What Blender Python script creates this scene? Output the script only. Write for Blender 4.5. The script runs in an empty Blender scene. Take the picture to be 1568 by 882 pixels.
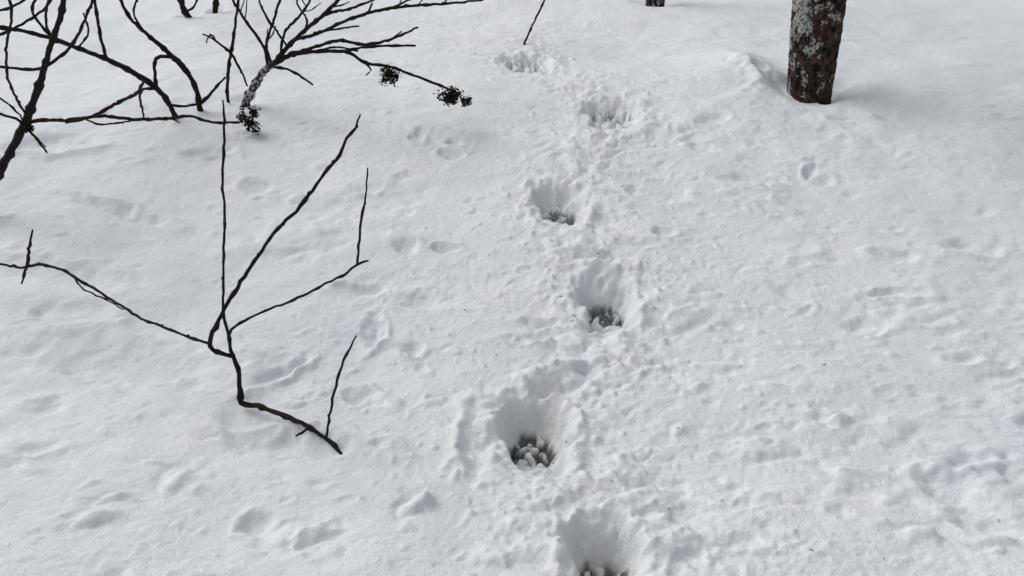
import bpy, math, random
import numpy as np
from mathutils import Vector
random.seed(7); rng=np.random.default_rng(11)
sc=bpy.context.scene
sc.view_settings.view_transform='Standard'; sc.view_settings.look='None'; sc.view_settings.exposure=0
EYE=1.65; PITCH=math.radians(28); FOC=1358.0

# ------------------------------------------------------------ helpers
def link(o): sc.collection.objects.link(o); return o
def perlin(x,y,seed=0):
    r=np.random.default_rng(seed); g=r.random((256,256))*2*np.pi
    gx,gy=np.cos(g),np.sin(g)
    xi=np.floor(x).astype(int); yi=np.floor(y).astype(int); xf=x-xi; yf=y-yi
    u=xf*xf*xf*(xf*(xf*6-15)+10); v=yf*yf*yf*(yf*(yf*6-15)+10)
    def d(i,j):
        a=(xi+i)&255; b=(yi+j)&255
        return gx[a,b]*(xf-i)+gy[a,b]*(yf-j)
    n0=d(0,0)*(1-u)+d(1,0)*u; n1=d(0,1)*(1-u)+d(1,1)*u
    return (n0*(1-v)+n1*v)*1.5
def ss(a,b,x):
    t=np.clip((x-a)/(b-a),0,1); return t*t*(3-2*t)

# ------------------------------------------------------------ terrain
def base_h(x,y):
    sp=lambda t: np.logaddexp(0,t)
    return 0.03*(sp((y-2.2)/0.2)-sp((y-4.6)/0.2))
def trail_x(y): return np.interp(y,[0.5,1.7,2.12,2.8,3.45,4.42,5.3,8],[0.1,0.18,0.06,0.33,0.2,0.5,0.1,0.2])
# x, y(centre), half width, half length, depth, heading, rim, strength of painted shade
FEET=[(0.225,1.61,.074,.14,.15,.05,1,.95),(0.065,2.12,.084,.14,.145,-.06,1,.95),(0.340,2.80,.076,.14,.125,.04,1,.92),
      (0.195,3.47,.082,.135,.12,-.12,1,.88),(0.50,4.36,.115,.15,.088,0.05,.6,.8),(0.09,5.25,.12,.16,.070,-.1,.5,.7),
      (0.02,1.05,.08,.14,.15,0,1,.9),(0.1,0.4,.08,.15,.15,0,1,.8)]
def fine_axis(lo,a,b,hi,step_f,grow):
    pts=[a]
    while pts[-1]<b: pts.append(pts[-1]+step_f(pts[-1]))
    s=pts[-1]-pts[-2]
    while pts[-1]<hi: s*=grow; pts.append(pts[-1]+s)
    s=step_f(a); q=[a]
    while q[-1]>lo: s*=grow; q.append(q[-1]-s)
    return np.array(q[:0:-1]+pts)
xs=fine_axis(-90,-2.3,2.3,90,lambda x: 0.0060+0.0065*max(0,abs(x-.15)-.5),1.04)
ys=fine_axis(-40,1.38,5.8,120,lambda y: 0.0052+0.003*max(0,y-2),1.04)
X,Y=np.meshgrid(xs,ys)
fade=1-ss(6,14,np.hypot(X,Y-1))
wx=.03*perlin(X*7,Y*7,41); wy=.03*perlin(X*7,Y*7,42)      # domain warp, breaks up round outlines
wx2=.010*perlin(X*28,Y*28,43); wy2=.010*perlin(X*28,Y*28,44)
Z=base_h(X,Y)
Z+=0.05*perlin(X*0.7+3,Y*0.7+9,1)*ss(1.2,4,np.abs(X)+np.abs(Y-2.2)*.8)
Z+=0.25*perlin(X*0.12,Y*0.12+5,2)*ss(7,20,np.hypot(X,Y))
Z+=0.016*perlin(X*2.1,Y*2.3,3)
Z+=(0.006*perlin(X*5+1,Y*6.5,4)+0.003*perlin((X+wx)*12,(Y+wy)*16,5)*fade)
rough=ss(-.15,.45,perlin(X*1.1+7,Y*1.1,6))
right=ss(-.3,.7,X-trail_x(Y))
rough=np.clip(rough*.75+.08+.15*right,0,1.0)
# sun-cupped, scalloped crust
Z+=fade*rough*0.0045*(np.abs(perlin((X+wx)*13+3,(Y+wy)*22,7))-.25)
Z+=fade*rough*0.0026*(.25-np.abs(perlin((X+wx)*27+3,(Y+wy)*42,17)))
Z+=fade*(0.0008+.0016*rough)*perlin((X+wx2)*46,(Y+wy2)*62,8)
Z+=fade*(0.0005+.0009*rough)*perlin(X*85,Y*105,18)*(1-ss(3,5,Y))
# wind / melt ripples out on the flat behind the bank
Z+=.007*ss(5.2,6.2,Y)*fade*np.abs(perlin((X+wx)*5,(Y+wy)*10,51))+.004*ss(5.0,6.0,Y)*fade*perlin((X+wx)*11,(Y+wy)*18,52)
# churned snow along the trail
tx=trail_x(Y); tm=np.exp(-((X-tx-.03)/0.21)**2)*fade*(1-ss(5.2,7,Y))*ss(-2,0,Y)
n1=perlin((X+wx)*9,(Y+wy)*11,9); n2=perlin((X+wx2)*24,(Y+wy2)*30,10)
Z+=tm*(0.012*(np.abs(n1)*2-.3)+0.0055*n2+.006*np.abs(perlin((X+wx)*40,(Y+wy)*50,45)))
bm=np.exp(-((Y-4.25)/.45)**2)*ss(-.3,.6,X)*(1-ss(1.6,2.6,X))
Z+=bm*(0.013*perlin((X+wx)*6,(Y+wy)*6,12)+.006*np.abs(perlin((X+wx)*15,(Y+wy)*15,13)))
# lip / mound beside tree
Z+=0.06*np.exp(-((X-1.25)/.28)**2-((Y-5.2)/.45)**2)
Z+=0.036*np.exp(-((X+2*wx-1.34)/.13)**2-((Y-4.95)/.3)**2)*(1+.8*perlin(X*8,Y*6,14)+.5*perlin(X*20,Y*20,15))
Z+=0.035*np.exp(-((X-2.5)/.5)**2-((Y-5.1)/.3)**2)
Z+=0.02*np.exp(-((X-1.95)/.12)**2-((Y-4.8)/.12)**2)
def well(cx,cy,r,d):
    global Z
    R=np.hypot(X-cx+wx,Y-cy+wy); Z-=d*np.exp(-(np.maximum(R-r,0)/(.45*r+.02))**2)
well(1.61,4.74,.125,.045); well(1.76,4.78,.08,.035); well(-2.36,6.6,.03,.04); well(-2.19,6.78,.03,.04); well(1.13,7.2,.1,.05)
well(-.80,2.25,.05,.018); well(-1.4,4.62,.04,.02)
hole_shade=np.zeros_like(Z)  # mask for shade painted into the snow colour inside boot holes
def patch(cx,cy,R):
    i0,i1=np.searchsorted(xs,[cx-R,cx+R]); j0,j1=np.searchsorted(ys,[cy-R,cy+R])
    return slice(j0,max(j1,j0+1)),slice(i0,max(i1,i0+1))
W14=perlin(X*14,Y*14,20)
def pit(cx,cy,a,b,ang,d,rim=.35):
    s=patch(cx,cy,3.2*max(a,b)); k=min(1.6,max(a,b)/.03)
    x=X[s]-cx+wx[s]*k*.55+wx2[s]; y=Y[s]-cy+wy[s]*k*.55+wy2[s]
    c,sn=math.cos(ang),math.sin(ang); u=(x*c+y*sn)/a; v=(-x*sn+y*c)/b
    r=np.maximum(np.sqrt(u*u+v*v)+.3*W14[s],0)
    ph=rng.uniform(0,6.28); tilt=np.clip((u*math.cos(ph)+v*math.sin(ph)),-1,1)
    Z[s]+=-d*(1+.75*tilt)*np.exp(-r**2.8)+d*rim*(1-.8*tilt)*np.exp(-((r-1.35)/.4)**2)
for k in range(3600):
    y=1.3+abs(rng.normal(0,1.0))*2.4; x=rng.uniform(-1,1)*(y*.62+.7)
    if y>6.5: continue
    left=x<trail_x(y)
    if left and rng.random()<.6: continue
    sz=rng.lognormal(-4.08,.42)
    pit(x,y,sz*1.4,sz*.75,rng.normal(0,.4),sz*rng.uniform(.10,.30)*(1 if rng.random()<.5 else -.9),rng.uniform(.1,.5))
# crisp little crumbs
for k in range(1700):
    y=1.35+abs(rng.normal(0,1.0))*1.7; x=rng.uniform(-.7,1)*(y*.6+.6)
    if rng.random()<.5: x=trail_x(y)+rng.normal(0,.2)
    if y>4.8: continue
    sz=rng.uniform(.005,.012); pit(x,y,sz*1.2,sz*.85,rng.uniform(0,3),-sz*rng.uniform(.25,.6),0)
# individual marks seen in the photograph (x,y,a,b,angle,depth)
MK=[(-.29,3.95,.045,.04,0,.022),(-.27,4.07,.04,.035,0,.018),(-.45,4.13,.03,.05,0,.015),(-.43,3.19,.045,.05,.3,.022),(-.27,3.17,.05,.025,0,.018),
(-.48,2.64,.030,.08,0,.022),(-.34,2.55,.035,.03,0,.022),(1.36,3.78,.022,.07,-.55,.022),(.63,3.28,.05,.025,0,.020),(-.46,2.32,.07,.03,-.5,.022),
(-.75,2.44,.10,.026,.75,.024),(-1.07,1.85,.05,.016,.1,-.014),(-1.09,1.77,.06,.02,.2,-.014),(-.69,1.79,.035,.035,0,.018),(-.95,1.94,.03,.04,0,-.016),
(-.25,1.83,.05,.03,.4,-.022),(-1.67,3.44,.22,.03,-.35,.024),(-.52,1.73,.05,.025,.5,-.015),(-.66,2.10,.22,.05,-.1,.028),(-.56,2.89,.09,.03,.1,.020),
(1.22,1.92,.085,.06,-.3,.028),(1.30,2.02,.06,.03,.2,.022),(1.81,3.17,.09,.05,0,.020),(.99,2.2,.04,.02,.2,-.016),(1.51,2.5,.06,.03,.2,.016),(1.05,1.73,.04,.022,0,-.016),
(.59,1.69,.05,.03,0,.012),(1.24,2.68,.07,.035,.1,.017),(1.42,2.87,.1,.03,.1,.018),(1.6,2.4,.05,.02,.1,-.014),(-1.4,2.07,.08,.03,0,.014),(-.34,2.83,.09,.04,0,.016),
(-1.12,3.65,.07,.05,0,.016),(-1.41,3.95,.1,.05,.2,.02),(.13,2.42,.09,.05,.2,-.03),(.05,2.37,.05,.04,0,-.02),(.18,2.48,.05,.04,0,-.018),(-2.19,3.98,.2,.08,.1,.03),
(.08,2.61,.1,.02,.1,.014),(.1,2.7,.07,.02,0,.016),(-1.75,3.0,.3,.06,-.2,.02),(-1.55,2.75,.12,.07,0,.014),(.9,4.0,.06,.04,0,.014),(1.0,4.3,.07,.04,.2,.012),
(.28,3.1,.12,.03,0,.014),(.60,2.72,.09,.05,.7,-.014),(.36,1.85,.09,.06,.3,-.02),(.38,1.72,.09,.07,.4,-.025),(-.10,2.12,.05,.13,.1,.024),
(-.6,3.5,.25,.12,.3,.015),(-1.3,2.5,.3,.1,-.2,.02),(-.9,3.2,.2,.08,.2,-.015)]
for m in MK: pit(*m[:5],m[5],.3)
# boot holes
for (cx,cy,a,b,D,hd,rim,dr) in FEET:
    s=patch(cx,cy,.62); x=X[s]-cx+wx[s]*.5+wx2[s]*.8; y=Y[s]-cy+wy[s]*.5+wy2[s]*.8
    c,sn=math.cos(hd),math.sin(hd); u=x*c-y*sn; v=y*c+x*sn
    wob=.12*perlin(X[s]*9,Y[s]*9,22)+.06*perlin(X[s]*24,Y[s]*24,23)
    r=(np.abs(u/a)**2.3+np.abs(v/b)**2.3)**(1/2.3)
    # walls: steep at heel, sliding ramp at toe, collapsed on the right
    soft=.20+.50*ss(.0,1,v/b)+.34*ss(.1,1,u/a)+.14*ss(.1,1,-u/a)
    prof=1-ss(0,1,(r+wob-.74)/soft)
    wall=4*prof*(1-prof)
    n3=perlin((X[s]+wx[s])*22,(Y[s]+wy[s])*30,24); n4=perlin((X[s]+wx2[s])*48,(Y[s]+wy2[s])*58,25)
    chunk=np.abs(perlin((X[s]+wx2[s])*27,(Y[s]+wy2[s])*36,29))      # crumbs of broken crust, creases between them
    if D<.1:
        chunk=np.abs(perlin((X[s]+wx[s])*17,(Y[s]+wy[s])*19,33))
        loc=prof*(.10*np.minimum(chunk,.45)-.010); dt=ss(.2,.6,prof)*(1-ss(.03,.13,chunk))  # shallow prints: creases between crumbs painted dark as shade
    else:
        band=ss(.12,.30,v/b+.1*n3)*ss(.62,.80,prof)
        dt=band*(1-ss(.26,.42,chunk+.12*n4))  # crevice shade at the toe, painted dark between the crumbs
        loc=.036*np.minimum(chunk,.5)*prof*(1+.8*band)+wall*(.014*n3+.008*n4)
    heel=.030*np.exp(-((v+.2*b)/(.35*b))**2)*prof*(D/.17)
    flare=-.026*np.exp(-((r-1.15)/.5)**2)*ss(-.8,.5,v/b)-.018*np.exp(-((r-1.1)/.35)**2)*ss(.3,.9,-v/b)
    rimz=rim*(.012+.020*perlin(X[s]*14,Y[s]*14,26)+.012*perlin(X[s]*32,Y[s]*32,30))*np.exp(-((r+wob-1.6)/.30)**2)*(1-.7*ss(.5,1,-v/b))
    Z[s]+= -D*prof+loc+heel+flare*rim+rimz
    hole_shade[s]=np.maximum(hole_shade[s],dr*dt)
    for k in range(int(30*rim)):
        an=rng.uniform(0,6.28); rr=rng.uniform(1.3,2.8)
        pit(cx+math.cos(an)*a*rr*1.3,cy+math.sin(an)*b*rr,rng.uniform(.008,.022),rng.uniform(.006,.016),rng.uniform(0,3),-rng.uniform(.004,.012),-.1)
ny,nx=X.shape
co=np.stack([X,Y,Z],-1).reshape(-1,3).astype(np.float32)
i=np.arange(ny*nx).reshape(ny,nx)
q=np.stack([i[:-1,:-1],i[:-1,1:],i[1:,1:],i[1:,:-1]],-1).reshape(-1,4).astype(np.int32)
me=bpy.data.meshes.new("snow_ground")
me.vertices.add(len(co)); me.vertices.foreach_set("co",co.ravel())
me.loops.add(q.size); me.loops.foreach_set("vertex_index",q.ravel())
me.polygons.add(len(q)); me.polygons.foreach_set("loop_start",np.arange(0,q.size,4,dtype=np.int32))
me.polygons.foreach_set("use_smooth",np.ones(len(q),dtype=bool))
me.update(calc_edges=True)
at=me.attributes.new("hole_shade",'FLOAT','POINT'); at.data.foreach_set("value",hole_shade.ravel().astype(np.float32))
at=me.attributes.new("trail",'FLOAT','POINT'); at.data.foreach_set("value",tm.ravel().astype(np.float32))
ground=link(bpy.data.objects.new("snow_ground",me))
def ground_z(x,y):
    a=int(np.clip(np.searchsorted(xs,x),0,nx-1)); b=int(np.clip(np.searchsorted(ys,y),0,ny-1)); return float(Z[b,a])

# ------------------------------------------------------------ materials
def newmat(n):
    m=bpy.data.materials.new(n); m.use_nodes=True; nt=m.node_tree; nt.nodes.clear()
    o=nt.nodes.new('ShaderNodeOutputMaterial'); b=nt.nodes.new('ShaderNodeBsdfPrincipled'); nt.links.new(b.outputs[0],o.inputs[0])
    return m,nt,b
def noise(nt,vec,scale,detail=4,rough=.55):
    n=nt.nodes.new('ShaderNodeTexNoise'); n.inputs['Scale'].default_value=scale; n.inputs['Detail'].default_value=detail; n.inputs['Roughness'].default_value=rough
    nt.links.new(vec,n.inputs['Vector']); return n.outputs['Fac']
def ramp(nt,f,stops):
    r=nt.nodes.new('ShaderNodeValToRGB'); e=r.color_ramp.elements
    e[0].position,e[0].color=stops[0][0],(*stops[0][1],1); e[1].position,e[1].color=stops[1][0],(*stops[1][1],1)
    nt.links.new(f,r.inputs[0]); return r.outputs[0]
def mix(nt,f,a,b):
    m=nt.nodes.new('ShaderNodeMix'); m.data_type='RGBA'
    for s,v in ((m.inputs[0],f),(m.inputs[6],a),(m.inputs[7],b)):
        if isinstance(v,(int,float)): s.default_value=v
        elif isinstance(v,tuple): s.default_value=(*v,1)
        else: nt.links.new(v,s)
    return m.outputs[2]
def math_(nt,op,a,b=None,clamp=False):
    m=nt.nodes.new('ShaderNodeMath'); m.operation=op; m.use_clamp=clamp
    for s,v in ((m.inputs[0],a),(m.inputs[1],b)):
        if v is None: continue
        if isinstance(v,(int,float)): s.default_value=v
        else: nt.links.new(v,s)
    return m.outputs[0]
snow,nt,b=newmat("old_snow")
tc=nt.nodes.new('ShaderNodeTexCoord').outputs['Object']
c=ramp(nt,noise(nt,tc,1.7,3),[(.3,(.755,.80,.835)),(.7,(.82,.838,.845))])
warm=math_(nt,'MULTIPLY',ramp(nt,noise(nt,tc,6,4,.65),[(.46,(0,0,0)),(.68,(1,1,1))]),.5)
a2=nt.nodes.new('ShaderNodeAttribute'); a2.attribute_name='trail'
wf=math_(nt,'ADD',math_(nt,'MULTIPLY',a2.outputs['Fac'],warm),math_(nt,'MULTIPLY',warm,.12))
c=mix(nt,wf,c,(.74,.69,.62))
# grains: coarse wet crystals, slightly darker / lighter than the mass
c=mix(nt,math_(nt,'MULTIPLY',ramp(nt,noise(nt,tc,150,2,.6),[(.36,(1,1,1)),(.6,(0,0,0))]),.20),c,(.55,.58,.61))
a1=nt.nodes.new('ShaderNodeAttribute'); a1.attribute_name='hole_shade'
dc=ramp(nt,noise(nt,tc,60,4,.7),[(.35,(.022,.025,.022)),(.70,(.19,.205,.185))])  # dark greys that stand in for shade deep in the holes
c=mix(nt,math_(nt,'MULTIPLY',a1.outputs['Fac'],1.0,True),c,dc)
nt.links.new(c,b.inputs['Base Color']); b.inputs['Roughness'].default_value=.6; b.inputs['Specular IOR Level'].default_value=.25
bp=nt.nodes.new('ShaderNodeBump'); bp.inputs['Strength'].default_value=1.0; bp.inputs['Distance'].default_value=.007
hh=math_(nt,'ADD',noise(nt,tc,46,5,.7),math_(nt,'MULTIPLY',noise(nt,tc,240,2,.7),.32))
nt.links.new(hh,bp.inputs['Height']); nt.links.new(bp.outputs[0],b.inputs['Normal'])
me.materials.append(snow)

def barkmat(name,dark,light,sc1,lo,hi,bump=.004,stretch=.25):
    m,nt,b=newmat(name); t=nt.nodes.new('ShaderNodeTexCoord').outputs['Object']
    mp=nt.nodes.new('ShaderNodeMapping'); mp.inputs['Scale'].default_value=(1,1,stretch); nt.links.new(t,mp.inputs['Vector'])
    f=noise(nt,t,sc1,6,.65); c1=ramp(nt,noise(nt,mp.outputs[0],sc1*3,5,.6),[(.3,tuple(v*.5 for v in dark)),(.75,tuple(v*1.5 for v in dark))])
    c=mix(nt,ramp(nt,f,[(lo,(0,0,0)),(hi,(1,1,1))]),c1,light)
    nt.links.new(c,b.inputs['Base Color']); b.inputs['Roughness'].default_value=.9; b.inputs['Specular IOR Level'].default_value=.2
    bp=nt.nodes.new('ShaderNodeBump'); bp.inputs['Strength'].default_value=.8; bp.inputs['Distance'].default_value=bump
    nt.links.new(noise(nt,mp.outputs[0],sc1*4,6,.7),bp.inputs['Height']); nt.links.new(bp.outputs[0],b.inputs['Normal'])
    return m
twig_m=barkmat("dark_twig_bark",(.016,.011,.010),(.10,.09,.085),40,.64,.72)
red_m=barkmat("reddish_twig_bark",(.030,.014,.012),(.09,.07,.065),40,.66,.74)
mott_m=barkmat("mottled_snowy_bark",(.04,.035,.03),(.42,.43,.45),38,.50,.55)
trunk_m,nt,b=newmat("lichen_bark")
t=nt.nodes.new('ShaderNodeTexCoord').outputs['Object']
mp=nt.nodes.new('ShaderNodeMapping'); mp.inputs['Scale'].default_value=(1,1,.75); nt.links.new(t,mp.inputs['Vector'])
bc=ramp(nt,noise(nt,mp.outputs[0],30,5,.75),[(.42,(.005,.004,.004)),(.62,(.10,.058,.042))])
sep=nt.nodes.new('ShaderNodeSeparateXYZ'); nt.links.new(t,sep.inputs[0])
# lichen heavier higher up and on the western side of the trunk
bias=math_(nt,'ADD',math_(nt,'MULTIPLY',sep.outputs['X'],-.45),math_(nt,'MULTIPLY',math_(nt,'MINIMUM',sep.outputs['Z'],.6),.05))
f=math_(nt,'ADD',noise(nt,mp.outputs[0],11,6,.70),bias)
lc=ramp(nt,noise(nt,t,70,4,.75),[(.42,(.07,.07,.062)),(.58,(.48,.48,.46))])
c=mix(nt,ramp(nt,f,[(.565,(0,0,0)),(.585,(1,1,1))]),bc,lc)
nt.links.new(c,b.inputs['Base Color']); b.inputs['Roughness'].default_value=.95; b.inputs['Specular IOR Level'].default_value=.15
bp=nt.nodes.new('ShaderNodeBump'); bp.inputs['Strength'].default_value=1; bp.inputs['Distance'].default_value=.02
nt.links.new(math_(nt,'ADD',noise(nt,mp.outputs[0],35,8,.72),math_(nt,'MULTIPLY',f,.5)),bp.inputs['Height']); nt.links.new(bp.outputs[0],b.inputs['Normal'])
seed_m=barkmat("dry_seed_head",(.014,.011,.008),(.14,.12,.08),90,.66,.70,.001,1)

# ------------------------------------------------------------ branch builder
class Tubes:
    def __init__(s): s.v=[];s.f=[];s.m=[]
    def tube(s,pts,rad,mat=0,sides=7,jit=.0,sub=5,nodes=True):
        P=np.array(pts,float); R=np.array(rad,float)
        E=np.vstack([2*P[0]-P[1],P,2*P[-1]-P[-2]]); out=[];ro=[]
        for k in range(len(P)-1):
            p0,p1,p2,p3=E[k:k+4]
            n=max(2,min(14,int(np.linalg.norm(p2-p1)/.018))) if sub==5 else sub
            for j in range(n):
                t=j/n
                out.append(.5*((2*p1)+(-p0+p2)*t+(2*p0-5*p1+4*p2-p3)*t*t+(-p0+3*p1-3*p2+p3)*t**3)); ro.append(R[k]*(1-t)+R[k+1]*t)
        out.append(P[-1]); ro.append(R[-1]); P=np.array(out); R=np.array(ro)
        n=len(P)
        if jit and n>2: P[1:-1]+=np.array([[random.gauss(0,jit) for _ in range(3)] for _ in range(n-2)])
        if nodes:
            R=R*np.array([random.uniform(.86,1.12) for _ in range(n)])
            for k in range(3,n-2,random.choice([4,5,6])): R[k]*=1.32
        ref=np.array([.3,.5,.81]); base=len(s.v)
        for k in range(n):
            T=P[min(k+1,n-1)]-P[max(k-1,0)]; T/=np.linalg.norm(T)+1e-9
            A=np.cross(T,ref)
            if np.linalg.norm(A)<.05: A=np.cross(T,[1,0,0])
            A/=np.linalg.norm(A); B=np.cross(T,A)
            for j in range(sides):
                a=2*math.pi*j/sides; s.v.append(tuple(P[k]+R[k]*(math.cos(a)*A+math.sin(a)*B)))
        for k in range(n-1):
            for j in range(sides):
                a=base+k*sides+j; b_=base+k*sides+(j+1)%sides
                s.f.append((a,b_,b_+sides,a+sides)); s.m.append(mat)
        s.f.append(tuple(base+j for j in range(sides))[::-1]); s.m.append(mat)
        s.f.append(tuple(base+(n-1)*sides+j for j in range(sides))); s.m.append(mat)
        return P,R
    def buds(s,P,R,mat=0,every=7):
        for k in range(4,len(P)-2,every):
            if R[k]>.006: continue
            T=P[k+1]-P[k]; T/=np.linalg.norm(T)+1e-9
            o=np.array([random.gauss(0,1) for _ in range(3)]); o-=T*o.dot(T); o/=np.linalg.norm(o)
            a=P[k]; l=random.uniform(.006,.012)
            s.tube([a,a+(o*.7+T*.7)*l*.6,a+(o*.55+T)*l],[R[k]*.9,R[k]*.8,R[k]*.25],mat,5,0,2,False)
    def twigs(s,P,R,n,mat=0,ln=(.05,.16)):
        for _ in range(n):
            k=random.randrange(len(P)//4,len(P)-1); T=P[k]-P[k-1]; T/=np.linalg.norm(T)+1e-9
            o=np.array([random.gauss(0,1),random.gauss(0,.7),random.gauss(.4,.8)]); o-=T*o.dot(T); o/=np.linalg.norm(o)
            d=T*.75+o*.65; l=random.uniform(*ln); r=max(.0022,R[k]*.5); a=P[k]
            m_=a+d*l*.5+np.array([random.gauss(0,.06*l) for _ in range(3)])
            s.tube([a,m_,m_+(d+[0,0,.35])*l*.5],[r,r*.85,r*.55],mat,5,.0006,5)
    def flakes(s,c,rx,ry,rz,n,mat,size=.006):
        c=np.array(c)
        subs=[c+np.array([random.uniform(-1,1)*rx,random.uniform(-1,1)*ry,random.uniform(-1,1)*rz])*.8 for _ in range(15)]
        for u in subs: s.tube([c+[0,0,rz*.2],(c+u)/2+[0,0,.004],u],[.0016]*3,mat,4,0,2,False)
        for k in range(n):
            u=random.choice(subs); p=u+np.array([random.gauss(0,.24)*rx,random.gauss(0,.24)*ry,random.gauss(0,.24)*rz])
            a=np.array([random.gauss(0,1) for _ in range(3)]); a/=np.linalg.norm(a)
            b_=np.cross(a,[random.gauss(0,1) for _ in range(3)]); b_/=np.linalg.norm(b_)
            z=np.cross(a,b_); l=size*random.uniform(.5,1.5); i0=len(s.v)
            for q_ in (a*l,b_*l*.8+z*l*.3,-a*l,-b_*l*.8+z*l*.4): s.v.append(tuple(p+q_))
            s.f.append((i0,i0+1,i0+2,i0+3)); s.m.append(mat)
    def make(s,name,mats):
        me=bpy.data.meshes.new(name)
        me.from_pydata([tuple(v) for v in s.v],[],s.f)
        for m in mats: me.materials.append(m)
        me.polygons.foreach_set("material_index",s.m); me.polygons.foreach_set("use_smooth",[True]*len(s.f)); me.update()
        return link(bpy.data.objects.new(name,me))
# pixel column/row back-projected through the camera at an assumed distance north -> metres; last value = stem width
def pt(a,b,north,w):
    u=(a-784)/FOC; v=(441-b)/FOC
    t=north/(math.cos(PITCH)+v*math.sin(PITCH))
    return (u*t,north,EYE+t*(-math.sin(PITCH)+v*math.cos(PITCH))),w*t/FOC/2
def grow(T,data,mat=0,root=False,jit=.0012,buds=True,sides=7,tw=0):
    P=[];R=[]
    for d in data:
        p,r=pt(*d); P.append(p); R.append(r)
    if root:
        g=ground_z(P[0][0],P[0][1]); P.insert(0,(P[0][0],P[0][1],min(P[0][2],g)-.06)); R.insert(0,R[0])
    p,r=T.tube(P,R,mat,sides,jit)
    if buds: T.buds(p,r,mat,random.choice([5,6,8]))
    if tw: T.twigs(p,r,tw,mat)

sap=Tubes()
S=[[(530,703,2.05,4),(505,676,2.1,7),(475,655,2.14,7),(430,634,2.2,8),(395,622,2.25,8),(370,616,2.28,9),(368,590,2.29,8),(364,565,2.29,7),(356,545,2.3,7),(352,520,2.3,5),(345,495,2.3,5),(342,470,2.3,4),(342,400,2.31,4),(344,330,2.32,4),(340,260,2.32,4),(344,205,2.33,4),(341,153,2.34,2.5)],
[(356,545,2.3,7),(338,541,2.3,7),(326,536,2.3,7),(321,525,2.3,7),(330,500,2.3,7),(345,472,2.31,6),(368,432,2.33,6),(395,392,2.36,6),(425,350,2.38,5),(460,316,2.4,6),(490,275,2.42,5),(520,238,2.44,6),(530,212,2.45,4),(545,195,2.46,4),(552,175,2.47,2.5)],
[(351,512,2.3,5),(362,498,2.29,4),(385,485,2.27,4),(430,466,2.24,4),(465,452,2.22,4),(500,434,2.2,4),(530,420,2.18,4),(548,405,2.17,4),(564,399,2.16,3)],
[(547,406,2.17,4),(551,360,2.16,4),(553,335,2.16,4),(559,300,2.15,3),(563,257,2.15,2.5)],
[(322,526,2.3,5),(290,517,2.33,4),(255,503,2.38,4),(215,487,2.43,4),(185,468,2.48,4),(150,445,2.52,4),(118,427,2.57,5),(95,413,2.62,4),(60,405,2.68,5),(35,410,2.72,4),(0,404,2.78,4),(-45,398,2.85,4),(-90,410,2.95,3)],
[(115,426,2.57,3),(125,440,2.56,2.5),(160,458,2.5,2.5),(190,474,2.46,2)],
[(50,352,2.66,2.5),(46,375,2.67,4),(42,402,2.7,5),(33,434,2.72,3)],
[(500,668,2.1,4),(505,630,2.09,4),(512,600,2.09,4),(523,560,2.08,4),(535,535,2.08,3.5),(546,514,2.07,2.5)],
[(474,654,2.14,5),(462,662,2.11,4),(453,668,2.09,3)]]
for d in S: grow(sap,d)
p0,_=pt(530,703,2.05,4); sap.tube([p0,(p0[0]+.012,p0[1]-.005,p0[2]-.03),(p0[0]+.02,p0[1]-.01,p0[2]-.09)],[.0035,.004,.004],0,7)
sap.make("bare_sapling",[twig_m])

sh=Tubes()
for d,r in [([(-60,350,3.35,15),(-30,315,3.35,14),(0,262,3.34,13),(25,215,3.33,12),(45,172,3.32,12),(62,125,3.3,11),(76,75,3.28,9),(95,15,3.25,9),(105,-60,3.22,8),(125,-150,3.2,7),(120,-260,3.15,5)],1),
([(268,178,4.32,7),(258,158,4.3,8),(243,138,4.25,9),(215,118,4.2,9),(170,94,4.1,8),(120,74,4.0,7),(80,60,3.9,7),(35,47,3.8,6),(-20,38,3.7,6),(-80,20,3.6,5)],1),
([(306,165,4.42,8),(301,140,4.4,8),(292,118,4.38,8),(275,98,4.35,7),(255,78,4.3,7),(222,50,4.25,6),(200,28,4.2,5),(182,-5,4.2,5),(170,-60,4.2,5)],1),
([(345,118,4.44,3),(318,148,4.4,5),(306,160,4.42,6)],0),([(290,112,4.37,5),(272,90,4.3,5),(255,87,4.28,5),(239,90,4.26,6),(237,112,4.26,5),(240,136,4.26,6)],0),
([(180,155,3.65,3),(208,144,3.8,5),(220,125,3.95,4)],0),([(240,136,4.25,4),(215,140,4.1,4),(221,184,3.9,3)],0),
([(165,93,4.1,5),(155,60,4.05,5),(148,20,4.0,5),(140,-30,4.0,4)],0),([(-20,100,3.3,4),(10,103,3.3,4),(60,105,3.3,5),(105,75,3.28,5),(130,30,3.25,4),(150,-20,3.2,4)],0),
([(10,-20,3.1,4),(18,20,3.1,4),(10,70,3.15,4),(12,120,3.2,4),(30,160,3.3,4),(42,178,3.32,4)],0),([(60,-10,3.3,4),(50,20,3.25,4),(82,60,3.28,5)],0),
([(-30,165,3.2,4),(0,175,3.25,4),(30,185,3.3,5),(50,205,3.32,4),(72,234,3.34,3)],0),
([(0,150,3.25,3),(25,170,3.3,3),(38,190,3.3,3)],0),([(50,205,3.32,3),(70,225,3.33,2)],0),
([(255,160,4.3,4),(280,163,4.32,4),(300,160,4.4,4)],0),([(80,60,3.9,4),(70,30,3.85,4),(78,-20,3.8,3)],0),([(-20,60,3.5,4),(20,44,3.55,4),(60,20,3.6,4),(90,-15,3.6,3)],0),
([(-10,20,3.3,4),(30,5,3.3,4),(60,-20,3.3,3)],0),([(222,50,4.25,3),(205,20,4.2,3),(215,-15,4.2,3)],0),([(120,74,4.0,3),(135,50,4.0,3),(128,20,3.95,2.5)],0)]:
    grow(sh,d,0,r==1)
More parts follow.
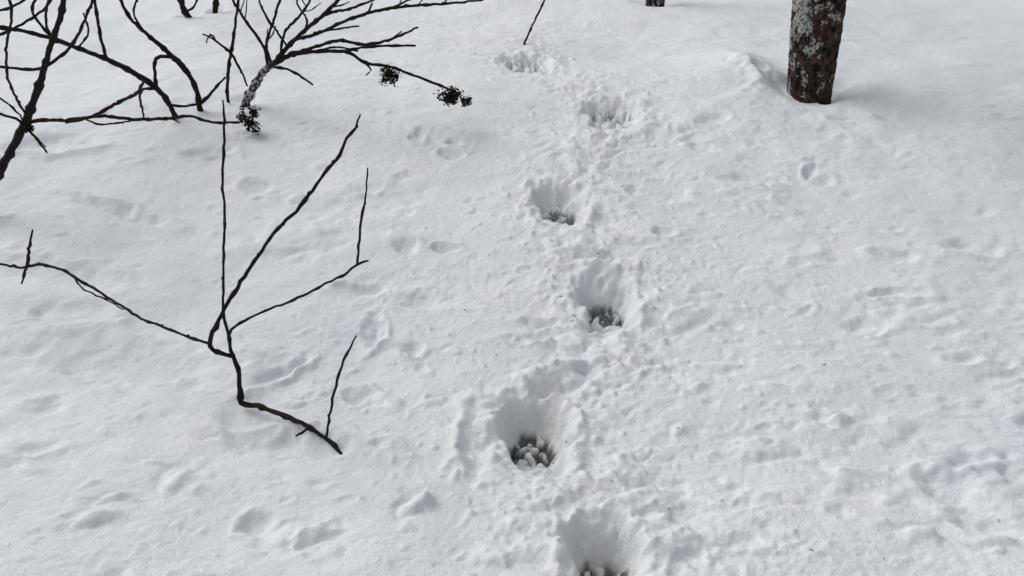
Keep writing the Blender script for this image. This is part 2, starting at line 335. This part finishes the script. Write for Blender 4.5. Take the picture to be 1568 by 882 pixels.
for d in [[(40,190,3.34,7),(62,184,3.37,6),(100,184,3.5,5),(155,178,3.7,5),(210,183,3.85,5),(262,181,4.0,5),(290,178,4.07,4),(325,187,4.12,4),(366,187,4.15,4)],
[(100,188,3.5,4),(140,178,3.55,5),(180,158,3.65,5),(208,144,3.8,5)],[(345,187,4.13,3),(342,160,4.12,2.5)],[(262,181,4.0,3),(275,188,4.0,2)],
[(130,182,3.6,3),(155,190,3.65,3),(200,186,3.8,2.5)]]:
    grow(sh,d,1)
c,_=pt(381,186,4.16,1); sh.flakes(c,.044,.04,.056,520,2,.0062)
c,_=pt(44,195,3.32,1); sh.flakes(c,.02,.02,.016,90,2,.006)
sh.make("bare_shrub",[twig_m,red_m,seed_m])

hy=Tubes()
grow(hy,[(376,158,4.5,14),(388,135,4.48,13),(402,112,4.45,11),(418,98,4.42,10),(432,90,4.41,8)],1,True,buds=False)
for n_,d in enumerate([[(415,100,4.42,9),(445,84,4.4,8),(480,79,4.36,6),(530,80,4.32,5),(560,96,4.3,5),(600,103,4.27,4),(640,118,4.24,4),(680,133,4.2,4),(700,142,4.18,3)],
[(418,99,4.42,8),(440,72,4.4,7),(465,48,4.38,6),(500,18,4.35,6),(530,-15,4.3,5),(560,-70,4.25,4)],
[(450,82,4.4,5),(490,70,4.35,5),(520,62,4.3,5),(560,68,4.28,5),(600,60,4.25,4),(640,42,4.22,3)],
[(520,80,4.32,4),(560,72,4.3,4),(600,70,4.25,4),(636,70,4.22,3)],[(412,102,4.44,5),(440,106,4.42,4),(462,118,4.4,4),(479,130,4.38,3)],
[(416,98,4.42,5),(408,70,4.4,4),(418,35,4.38,4),(432,-10,4.35,4)],[(410,105,4.44,5),(405,75,4.42,5),(375,30,4.4,4),(350,-10,4.38,4)],
[(450,62,4.38,5),(490,50,4.35,5),(540,28,4.3,5),(600,12,4.25,5),(680,6,4.2,4),(740,0,4.15,3)],[(500,20,4.35,4),(540,12,4.3,4),(590,-8,4.25,3)],
[(430,85,4.4,4),(436,50,4.38,4),(470,10,4.35,4),(480,-30,4.3,3)],[(560,96,4.3,4),(568,108,4.29,3),(560,116,4.28,2)],[(590,103,4.27,3),(597,112,4.26,3)],
[(465,48,4.38,4),(470,30,4.36,3),(455,5,4.35,3),(460,-20,4.3,3)],[(490,76,4.36,3),(520,72,4.33,3),(548,78,4.3,3)],[(440,72,4.4,4),(425,50,4.4,3),(400,10,4.38,3),(395,-20,4.38,3)],
[(540,28,4.3,3),(560,22,4.3,3),(570,5,4.28,3)],[(600,12,4.25,3),(640,-6,4.2,3)],[(480,50,4.36,3),(520,44,4.33,3),(550,40,4.3,2.5)],[(600,60,4.25,3),(615,48,4.24,2)]]):
    grow(hy,d,0,tw=(3 if n_ in (1,5,6,7,9) else 0))
for a,b_,Y_,rx,rz,n in [(597,117,4.25,.045,.044,420),(690,146,4.2,.058,.042,560),(714,156,4.18,.026,.022,140)]:
    c,_=pt(a,b_,Y_,1); hy.flakes(c,rx,rx,rz,n,2,.0062)
hy.make("hydrangea_shrub",[twig_m,mott_m,seed_m])

st=Tubes()
for d,r in [([(348,140,4.55,5),(350,105,4.53,5),(355,75,4.52,5),(360,40,4.5,4),(366,-10,4.48,4),(372,-80,4.45,3)],1),([(310,52,4.4,3),(330,62,4.42,3),(350,78,4.5,4),(362,95,4.5,4),(372,115,4.5,3),(379,132,4.5,3)],0),([(316,66,4.42,2),(322,52,4.41,3),(330,62,4.42,3)],0)]:
    grow(st,d,0,r==1)
st.make("woody_stem",[twig_m])
tw=Tubes(); grow(tw,[(803,68,5.75,3),(812,45,5.73,3),(822,25,5.7,3),(836,-5,5.65,3),(850,-50,5.6,2)],0,True); tw.make("twig",[twig_m])
for d in ([(297,34,6.5,6),(283,18,6.52,9),(275,-10,6.5,8),(265,-60,6.5,7),(270,-200,6.5,6)],[(329,24,6.7,8),(331,0,6.7,8),(338,-50,6.7,7),(330,-190,6.7,5)]):
    t_=Tubes(); grow(t_,d,0,True)
    grow(t_,[(d[1][0],d[1][1],d[1][2],4),(d[1][0]+14,d[1][1]-8,d[1][2],3),(d[1][0]+25,d[1][1]-40,d[1][2],2.5)],0)
    t_.make("thin_sapling",[twig_m])
# bits of bark and needles blown onto the snow
db=Tubes()
for k in range(55):
    y=random.uniform(1.5,4.6); x=random.gauss(float(trail_x(y))+.1,.45); a=random.uniform(0,3.14); l=random.uniform(.003,.008); z=ground_z(x,y)+.0015
    db.tube([(x-l*math.cos(a),y-l*math.sin(a),z),(x,y,z+.0012),(x+l*math.cos(a),y+l*math.sin(a),z)],[.0006,.0012,.0006],0,4,0,2,False)
db.make("forest_debris",[red_m])

# ------------------------------------------------------------ trees (bare winter crowns)
def make_tree(x,y,r,height,lean,mat,seed):
    random.seed(seed); T=Tubes()
    sides=48; ns=int((height+.25)/.025); pc=[];pr=[]
    for k in range(ns+1):
        z=-.25+(height+.25)*(k/ns)**1.5
        rr=np.interp(z,[-.25,0,.3,.55,2,height],[r*1.02,r*.99,r*1.09,r*1.13,r*1.05,r*.22])
        cx=lean*z+.05*math.sin(z*.8)*min(1,max(0,z-.7)); cy=.03*math.sin(z*.6+1)
        pc.append((cx,cy,z)); pr.append(rr)
        for j in range(sides):
            a=2*math.pi*j/sides
            n=math.sin(3*a+z*2+seed)*.025+math.sin(7*a-z*5)*.015+random.uniform(-.03,.03)
            T.v.append((cx+math.cos(a)*rr*(1+n),cy+math.sin(a)*rr*(1+n),z))
    for k in range(ns):
        for j in range(sides):
            a=k*sides+j; b_=k*sides+(j+1)%sides; T.f.append((a,b_,b_+sides,a+sides)); T.m.append(0)
    T.f.append(tuple(ns*sides+j for j in range(sides))); T.m.append(0)
    def limb(p,d,l,rr,lev):
        P=[p];q=np.array(p);d=np.array(d,float)
        for k in range(5):
            d=d+np.array([random.gauss(0,.13) for _ in range(3)])+[0,0,.05]; d/=np.linalg.norm(d); q=q+d*l/5; P.append(tuple(q))
        T.tube(P,np.linspace(rr,rr*.35,6),0,6 if lev else 8,0,3)
        if lev<2:
            for k in range(2,6):
                for _ in range(2):
                    e=d+np.array([random.gauss(0,.6) for _ in range(3)]); e/=np.linalg.norm(e); limb(P[k],e,l*.55,rr*(1-.13*k)*.55,lev+1)
    for k in range(10):
        z=height*(.42+.057*k); i_=min(range(len(pc)),key=lambda q:abs(pc[q][2]-z)); a=k*2.4+seed
        limb(pc[i_],(math.cos(a),math.sin(a),.7),height*.28*(1.15-k*.06),pr[i_]*.5,0)
    o=T.make("tree",[mat]); o.location=(x,y,float(base_h(x,y))); return o
make_tree(1.615,4.74,.1175,7.5,-.045,trunk_m,3)
make_tree(1.13,7.2,.075,6.5,.01,trunk_m,5)

# ------------------------------------------------------------ light: bright overcast, faint broad sun glow from the left
EL,AZ=math.radians(48),math.radians(-60)
w=bpy.data.worlds.new("World"); sc.world=w; w.use_nodes=True; nt=w.node_tree; nt.nodes.clear()
out=nt.nodes.new('ShaderNodeOutputWorld'); bg=nt.nodes.new('ShaderNodeBackground'); sky=nt.nodes.new('ShaderNodeTexSky')
sky.sky_type='NISHITA'; sky.sun_disc=False; sky.sun_elevation=EL; sky.sun_rotation=AZ; sky.dust_density=3; sky.air_density=1
hs=nt.nodes.new('ShaderNodeHueSaturation'); hs.inputs['Saturation'].default_value=.25
nt.links.new(sky.outputs[0],hs.inputs['Color']); nt.links.new(hs.outputs[0],bg.inputs[0]); bg.inputs[1].default_value=.135; nt.links.new(bg.outputs[0],out.inputs[0])
sl=bpy.data.lights.new("sun",'SUN'); sl.energy=.85; sl.angle=math.radians(45); sl.color=(1,.975,.94)
so=link(bpy.data.objects.new("sun",sl)); so.location=(-5,3,8)
dv=Vector((math.sin(AZ)*math.cos(EL),math.cos(AZ)*math.cos(EL),math.sin(EL)))
so.rotation_euler=dv.to_track_quat('Z','Y').to_euler()

cd=bpy.data.cameras.new("camera"); cam=link(bpy.data.objects.new("camera",cd)); sc.camera=cam
cam.location=(0,0,EYE); cam.rotation_euler=(math.radians(90)-PITCH,0,0)
cd.sensor_width=36; cd.lens=36*FOC/1568; cd.clip_end=500; cd.clip_start=.02
